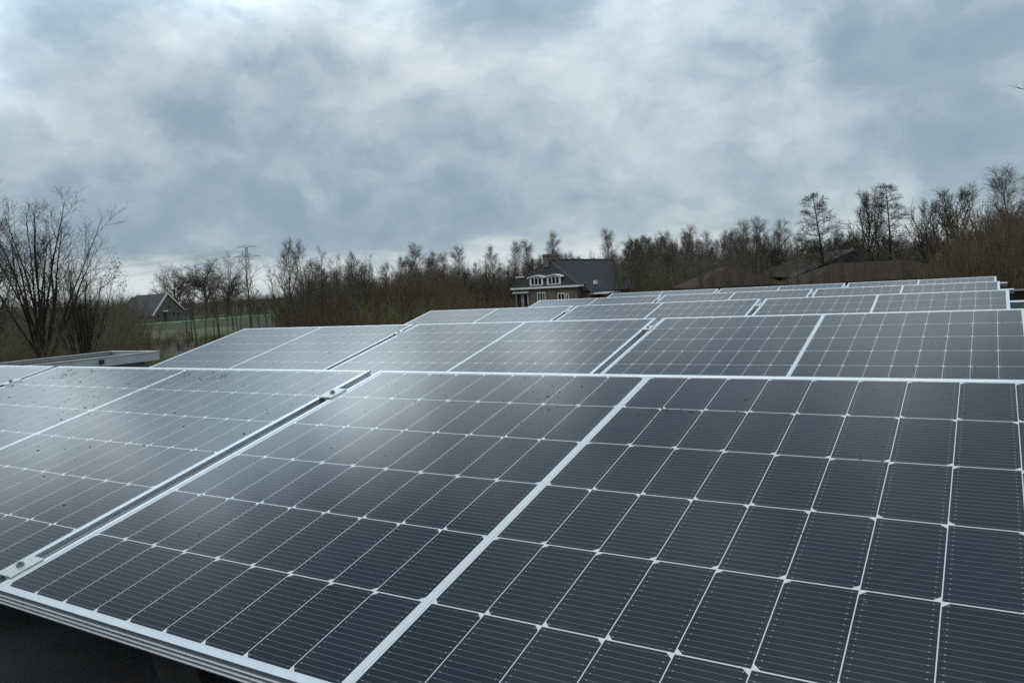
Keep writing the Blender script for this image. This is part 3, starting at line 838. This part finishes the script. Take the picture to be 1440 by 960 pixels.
        L4, r4 = grow(g, L3, r3, 2, .3, 1, 25, 55, lambda t_, p_: .1 + plen(L3)[p_] * .5, 3, .1, .12, .8, .0042 * rt)
    if kind in ('round',): tr.append(tubes(L1, r1, 5))
    else: cr_.append(tubes(L1, r1, 5))
    cr_.append(tubes(L2, r2, 4)); cr_.append(tubes(L3, r3, 3))
    if L4 is not None: cr_.append(tubes(L4, r4, 3))
    return merge(tr), merge(cr_)


PROTO = {}


def proto(kind, var, bark_m, twig_m, rt=1.0):
    key = (kind, var, bark_m, twig_m)
    if key not in PROTO:
        (tv, tq), (cv, cq) = make_tree(kind, hash_seed(kind) + var * 17, rt)
        a = raw_mesh('trunk', tv, tq); a.materials.append(M[bark_m])
        b = raw_mesh('crown', cv, cq); b.materials.append(M[twig_m])
        top = max(cv[:, 2].max(), tv[:, 2].max())
        for me in (a, b): me.polygons.foreach_set('use_smooth', [True] * len(me.polygons))
        PROTO[key] = (a, b, top)
    return PROTO[key]


def hash_seed(s): return sum(ord(ch) * (i + 3) for i, ch in enumerate(s))


STYLE = {'fan': ('darkbark', 'darktwig', 'bare_tree'), 'oval': ('bark', 'twig', 'bare_tree'), 'round': ('bark', 'twig', 'oak_tree'), 'layered': ('darkbark', 'darktwig', 'bare_tree'), 'birch': ('birch', 'birchtwig', 'birch_tree'),
         'pole': ('bark', 'twig', 'young_tree'), 'vase': ('darkbark', 'darktwig', 'bare_tree')}
rt_rng = random.Random(11)


def tree(kind, px, top, D_, var, label, group=None, wide=1.0, rz=None):
    bk, tw, name = STYLE[kind]
    a, b, h = proto(kind, var, bk, tw)
    o = empty(name, ground(px + .0553 * .75 * (hor(px) - top), D_), rt_rng.uniform(0, 6.28) if rz is None else rz)
    s = ztop(px, top, D_) / h; o.scale = (s * wide, s * wide, s)
    tag(o, label, 'tree', group)
    link(bpy.data.objects.new('trunk', a), o); link(bpy.data.objects.new('crown', b), o)
    return o


# --- prominent trees, left to right
tree('vase', 46, 252, 40, 0, 'large many stemmed bare tree at the left edge, its crown fanning upwards', wide=1.15)
tree('vase', 108, 330, 36, 1, 'smaller forked bare tree right of the large many stemmed one', wide=.82)
tree('oval', -20, 292, 46, 2, 'bare tree cut by the left edge of the picture', wide=.9)
tree('round', 246, 366, 246, 0, 'wide round topped bare tree right behind the gabled house', wide=1.18)
tree('round', 287, 356, 238, 1, 'tall round topped bare tree just right of the gabled house', wide=.92)
for px, top, D_, v, lab in ((265, 398, 100, 0, 'leftmost tall thin young tree by the field, in front of the gabled house'),
                            (303, 378, 95, 1, 'thin young tree between the round topped tree and the pylon, the left one'),
                            (322, 352, 130, 2, 'thin straight young tree a little left of the pylon'),
                            (348, 352, 90, 0, 'bare young tree standing in front of the pylon'),
                            (384, 368, 110, 1, 'thin young tree between the pylon and the tall two stemmed pair')):
    tree('pole', px, top, D_, v, lab, wide=1.7 if px in (348,) else 1.25)
tree('round', 318, 374, 252, 2, 'lower round topped bare tree left of the pylon foot', wide=1.0)
for i_ in range(16):
    tree('pole', 258 + i_ * 11 + (i_ * 37 % 7), 398 + (i_ * 53 % 26), 88 + (i_ * 29 % 26), i_ % 3, 'thin bare sapling in the row along the near edge of the field', 'thin bare saplings along the field', wide=1.3)
tree('oval', 405, 329, 78, 0, 'taller left tree of the close bare pair right of the pylon', wide=.62)
tree('oval', 428, 332, 82, 1, 'right tree of the close bare pair right of the pylon', wide=.62)
tree('pole', 447, 346, 84, 2, 'slim bare tree close to the right side of the bare pair', wide=1.3)
tree('pole', 466, 352, 92, 1, 'slim bare tree standing above the scrub right of the bare pair', wide=1.2)
tree('oval', 493, 350, 80, 2, 'ragged bare tree rising out of the brown scrub left of the birches', wide=.6)
tree('oval', 512, 368, 96, 0, 'low bare tree just right of the ragged one in the scrub', wide=.6)
for px, top, D_, v, lab in ((557, 356, 120, 0, 'leftmost birch above the olive shrubs'), (582, 340, 108, 1, 'tall pale stemmed birch, second from the left'),
                            (606, 350, 125, 2, 'broad pale birch right of the tall pale stemmed one'), (645, 340, 120, 0, 'birch with drooping twigs standing midway between the tall one and the farmhouse'),
                            (624, 352, 140, 1, 'thin birch between the broad one and the drooping one'), (692, 342, 130, 2, 'birch left of the farmhouse, nearer the drooping one'),
                            (716, 334, 134, 0, 'tall birch left of the farmhouse roof'), (741, 336, 150, 1, 'birch directly behind the left slope of the farmhouse roof'),
                            (774, 323, 158, 2, 'tall birch rising right behind the farmhouse chimneys'), (853, 319, 165, 1, 'lone tall birch rising above the long farmhouse ridge')):
    tree('birch', px, top, D_, v, lab, wide=1.1)
for px, top, D_, v, lab in ((944, 318, 118, 0, 'tall birch at the left end of the dense wood'), (968, 314, 112, 1, 'tallest birch in the left half of the dense wood'),
                            (992, 322, 120, 2, 'birch right of the tallest one in the left half of the dense wood'), (1036, 304, 112, 0, 'first of three birches standing over the hipped barn'),
                            (1063, 303, 108, 1, 'middle of three birches standing over the hipped barn'), (1095, 305, 110, 2, 'last of three birches standing over the hipped barn')):
    tree('birch', px, top, D_, v, lab, wide=1.15)
tree('layered', 1159, 268, 84, 0, 'tall dark bare tree with level branches left of the gable barn', wide=1.02)
tree('fan', 1213, 262, 80, 0, 'tall bare tree with upright limbs in front of the gable barn', wide=.72)
tree('layered', 1246, 256, 88, 1, 'pointed bare tree with level branches just right of the upright limbed one', wide=.95)
tree('fan', 1301, 275, 80, 2, 'bare tree leaning over the grey shed, left of the broad one', wide=.78)
tree('fan', 1344, 253, 72, 1, 'broad crowned tall bare tree above the right ends of the panels', wide=1.0)
tree('birch', 1421, 221, 70, 0, 'tallest birch, drooping twigs, at the right edge of the wood', wide=1.1)
tree('birch', 1446, 240, 64, 1, 'birch half out of the picture at the right edge', wide=1.1)

# --- the woods: countable trunks that look alike, a label for each stretch
ZONES = [(430, 560, 20, 355, 382, 95, 150, ('pole', 'oval'), 'thin bare tree in the brown scrub left of the birches'),
         (560, 735, 30, 356, 386, 115, 175, ('birch', 'oval', 'pole', 'fan'), 'bare tree in the mixed wood left of the farmhouse'),
         (735, 900, 26, 345, 368, 150, 210, ('birch', 'pole', 'oval', 'fan'), 'bare tree in the wood behind the farmhouse'),
         (885, 1010, 30, 326, 350, 128, 175, ('pole', 'birch', 'oval', 'fan'), 'bare tree in the dense wood between farmhouse and hipped barn'),
         (1010, 1150, 30, 320, 348, 108, 160, ('pole', 'birch', 'oval', 'fan'), 'bare tree in the dense wood behind the hipped barn'),
         (1150, 1300, 28, 318, 350, 106, 160, ('pole', 'birch', 'oval', 'fan'), 'bare tree in the dense wood behind the gable barn'),
         (1300, 1385, 18, 322, 350, 95, 140, ('pole', 'birch', 'oval', 'fan'), 'bare tree in the dense wood behind the right ends of the panels'),
         (1385, 1450, 12, 285, 320, 90, 130, ('pole', 'birch', 'oval', 'fan'), 'bare tree in the dense wood at the right edge, around the tallest birch')]
for i_ in range(15):
    tree('pole', 1104 + i_ * 12 + (i_ * 31 % 9), 335 + (i_ * 47 % 38), 58 + (i_ * 29 % 9), i_ % 3, 'thin bare sapling in the row before the brown barn roofs', 'thin bare saplings before the brown barn roofs', wide=.9)
for i_ in range(9):
    tree('pole', 984 + i_ * 12 + (i_ * 31 % 9), 340 + (i_ * 47 % 32), 70 + (i_ * 29 % 7), i_ % 3, 'thin bare sapling before the low hipped barn near the farmhouse', 'thin bare saplings before the low hipped barn', wide=1.0)
for i_ in range(7):
    tree('pole', 862 + i_ * 8, 338 + (i_ * 47 % 26), 102 + (i_ * 29 % 6), i_ % 3, 'thin bare sapling before the right end of the farmhouse roof', 'thin bare saplings before the farmhouse roof', wide=1.3)
zr = random.Random(3)
for a0, a1, n_tr, t0, t1, d0, d1, kinds, lab in ZONES:
    for i in range(n_tr):
        px = a0 + (a1 - a0) * (i + zr.random()) / n_tr
        tree(zr.choice(kinds), px, zr.uniform(t0, t1), zr.uniform(d0, d1), zr.randrange(3), lab, group=lab.replace('bare tree', 'bare trees').replace('thin bare', 'thin bare'), wide=zr.uniform(.6, 1.25))


# --- shrubs and scrub
def make_bush(seed, stems, spread, rmin=.006, twigs=9):
    """a shrub 1 m tall"""
    g = np.random.default_rng(seed)
    az = g.uniform(0, 6.28, stems); lean = np.radians(g.uniform(0, spread, stems)); rr = np.sqrt(g.random(stems)) * .28
    d = np.stack([np.cos(az) * np.sin(lean), np.sin(az) * np.sin(lean), np.cos(lean)], 1)
    p0 = np.stack([np.cos(az) * rr, np.sin(az) * rr, np.zeros(stems)], 1)
    T0 = path(g, p0, d, g.uniform(.55, 1.05, stems), 6, .1, .07); R0 = g.uniform(.003, .0065, stems)[:, None] * np.linspace(1, .3, 6)[None]
    L1, r1 = grow(g, T0, R0, twigs, .15, 1, 15, 45, lambda t_, p_: .10 + .20 * (1 - t_), 4, .25, .10, .6, .0016)
    L2, r2 = grow(g, L1, r1, 3, .2, 1, 15, 50, lambda t_, p_: np.full(len(t_), .085), 3, .1, .10, .7, .0012)
    return merge([tubes(T0, R0, 4), tubes(L1, r1, 3), tubes(L2, r2, 3)])


BUSH = [make_bush(40 + i, 26, sp_) for i, sp_ in enumerate((18, 30, 24, 36))]


def scrub(name, label, cat, material, areas, seed):
    """scrub nobody could count: many shrubs merged in one object"""
    g = random.Random(seed); parts = []
    for px0, px1, D0, D1, n, h0, h1 in areas:
        for i in range(n):
            px = px0 + (px1 - px0) * (i + g.random()) / n; D_ = g.uniform(D0, D1)
            p = ground(px, D_); h = g.uniform(h0, h1); v, q = BUSH[g.randrange(4)]
            a = g.uniform(0, 6.28); ca, sa = math.cos(a), math.sin(a); w = h * g.uniform(.75, 1.15)
            x = (v[:, 0] * ca - v[:, 1] * sa) * w + p.x; y = (v[:, 0] * sa + v[:, 1] * ca) * w + p.y
            parts.append((np.stack([x, y, v[:, 2] * h], 1), q))
    V_, Q_ = merge(parts); me = raw_mesh(name, V_, Q_); me.materials.append(M[material])
    o = link(bpy.data.objects.new(name, me)); tag(o, label, cat, kind='stuff'); return o


scrub('scrub', 'brown leafless scrub under the trees at the left edge', 'scrub', 'scrub',
      [(-60, 190, 34, 60, 40, 2.6, 4.7), (-60, 185, 62, 105, 46, 4.2, 6.0), (150, 260, 118, 130, 10, .8, 1.5), (-80, 170, 110, 160, 30, 6, 8.5)], 1)
scrub('scrub', 'dark brown leafless scrub from the thin trees to the farmhouse', 'scrub', 'scrubred',
      [(390, 470, 95, 125, 20, 3.5, 7.5), (440, 640, 85, 130, 46, 4.5, 8.2), (600, 740, 112, 150, 36, 5.5, 9), (440, 730, 74, 84, 40, 2.5, 4.5), (340, 450, 240, 300, 24, 4, 7)], 2)
scrub('scrub', 'brown leafless undergrowth of the wood behind farmhouse and barns', 'scrub', 'scrub',
      [(740, 900, 140, 185, 40, 6, 9.5), (890, 1010, 118, 150, 34, 5.5, 9.0), (905, 1000, 100, 112, 16, 4.5, 7), (1000, 1160, 98, 140, 40, 5, 8.8), (1150, 1310, 100, 135, 40, 5, 8.8), (1290, 1385, 86, 125, 30, 4.5, 7.2), (1380, 1460, 76, 120, 24, 5.5, 8.8),
       (985, 1120, 72, 84, 0, 3, 4)], 3)
scrub('scrub', 'tall brown brush at the right edge beside the roof', 'scrub', 'scrubred', [(1372, 1402, 44, 62, 12, 5.2, 6.4), (1398, 1480, 42, 62, 34, 6.3, 8.3), (1408, 1480, 28, 40, 16, 5.6, 7.2)], 4)
scrub('hedge', 'far off hedges and trees along the horizon behind the field', 'hedgerow', 'scrub',
      [(-80, 190, 190, 300, 60, 5, 9), (170, 330, 258, 330, 36, 5.5, 9.5), (300, 430, 560, 700, 40, 6, 9), (420, 760, 260, 360, 60, 7, 11)], 5)
scrub('reeds', 'dead reeds and rough growth at the near side of the field', 'reeds', 'deadleaf', [(170, 420, 78, 108, 60, .9, 1.9)], 6)


def shrub(px, top, D_, material, label, var=0, wide=1.0, name='shrub'):
    v, q = BUSH[var]; me = raw_mesh('shrub', v * np.array([1, 1, 1 / v[:, 2].max()]), q); me.materials.append(M[material])
    o = link(bpy.data.objects.new(name, me)); h = ztop(px, top, D_); o.location = ground(px, D_); o.scale = (h * wide, h * wide, h)
    o.rotation_euler = (0, 0, px); tag(o, label, 'shrub'); return o


shrub(535, 398, 72, 'willow', 'olive green budding shrub at the foot of the scrub, left of the birches', 1, 1.25)
shrub(560, 412, 70, 'willow', 'lower olive green budding shrub right beside the taller one', 3, 1.2)
shrub(652, 402, 78, 'willow', 'pale olive shrub with upright shoots above the left end of the third row', 0, 1.2)
shrub(672, 410, 76, 'willow', 'pale olive shrub nearest the farmhouse, right of the upright one', 2, 1.2)
shrub(284, 437, 205, 'yellow', 'yellow flowering shrub beside the gabled house', 3, 1.3)
shrub(1232, 368, 60, 'willow', 'pale bare shrub in front of the brown hipped roofs', 1, .9)
shrub(1345, 368, 62, 'willow', 'pale bare shrub at the foot of the broad crowned tree', 3, .7)

# --- ivy on the trunk of the broad tree: leaves hugging the stem
g = random.Random(9); bp_ = ground(1344, 72); Vv, Q = [], []
for i in range(1500):
    z = g.uniform(1.5, 6.2); a = g.uniform(0, 6.28); r = abs(g.gauss(.30, .13)); s = g.uniform(.05, .11)
    c = Vector((r * math.cos(a), r * math.sin(a), z)); d1 = Vector((g.gauss(0, 1), g.gauss(0, 1), g.gauss(0, 1))).normalized(); d2 = d1.orthogonal().normalized(); b0 = len(Vv)
    for e1, e2 in ((-1, 0), (0, -1), (1, 0), (0, 1)): Vv.append(tuple(c + d1 * e1 * s + d2 * e2 * s))
    Q.append((b0, b0 + 1, b0 + 2, b0 + 3))
me = raw_mesh('ivy', np.array(Vv), np.array(Q)); me.materials.append(M['ivy'])
o = link(bpy.data.objects.new('ivy', me)); o.location = bp_; tag(o, 'dark ivy climbing the trunk of the broad crowned tall tree', 'ivy')

# --- dry leaves still hanging on the smaller forked tree
bp_ = at(160, 376, 36); Vv, Q = [], []
for i in range(420):
    k = g.choice(((160, 372), (168, 381), (150, 392), (171, 402), (158, 388), (120, 400)))
    c = Vector(at(k[0] + g.gauss(0, 5), k[1] + g.gauss(0, 6), 36 + g.gauss(0, .5))); s = g.uniform(.02, .045); b0 = len(Vv)
    d1 = Vector((g.gauss(0, 1), g.gauss(0, 1), g.gauss(0, 1))).normalized(); d2 = d1.orthogonal().normalized()
    for e1, e2 in ((-1, 0), (0, -.6), (1, 0), (0, .6)): Vv.append(tuple(c + d1 * e1 * s + d2 * e2 * s))
    Q.append((b0, b0 + 1, b0 + 2, b0 + 3))
LEAVES = (np.array(Vv), np.array(Q))
tr2 = [o for o in S.objects if o.get('label', '').startswith('smaller forked bare tree')][0]
bpy.context.view_layer.update()
inv = np.array(tr2.matrix_world.inverted()); L4_ = np.c_[LEAVES[0], np.ones(len(LEAVES[0]))] @ inv.T
me = raw_mesh('dry_leaves', L4_[:, :3], LEAVES[1]); me.materials.append(M['deadleaf'])
o = link(bpy.data.objects.new('dry_leaves', me), tr2); o['kind'] = 'stuff'

# --- a tree beyond the right edge: only the tip of one branch reaches into view
DT = 14
tp = ground(1640, DT); root = tag(empty('overhanging_tree', tp), 'bare tree outside the right edge, one twig tip reaching into the sky', 'tree')
base = np.array(tp)
gg = np.random.default_rng(2)
tk = np.array([[0, 0, 0], [.03, 0, 2.5], [0, .05, 5], [.05, 0, 7.6], [.0, 0, 9.6]], float)[None]
tk[0, :, 2] *= 1.0
v, q = tubes(tk, np.array([[.16, .13, .11, .08, .03]]), 8); me = raw_mesh('trunk', v, q); me.materials.append(M['bark']); link(bpy.data.objects.new('trunk', me), root)
tip = np.array(at(1431, 124, DT)) - base; st = np.array([0, 0, 6.6])
tt = np.linspace(0, 1, 9)[:, None]
lb = (st * (1 - tt) + tip * tt + np.array([0, 0, .25]) * np.sin(tt * np.pi))[None]
rl = .05 * np.linspace(1, .06, 9)[None]
L1, r1 = grow(gg, lb, rl, 9, .3, .995, 20, 50, lambda t_, p_: 1.0 - .85 * t_, 5, .1, .1, .6, .005)
L2, r2 = grow(gg, L1, r1, 4, .2, 1, 20, 50, lambda t_, p_: np.full(len(t_), .16), 4, .1, .1, .6, .0035)
v, q = merge([tubes(lb, rl, 6), tubes(L1, r1, 4), tubes(L2, r2, 3)]); me = raw_mesh('crown', v, q); me.materials.append(M['twig']); link(bpy.data.objects.new('crown', me), root)
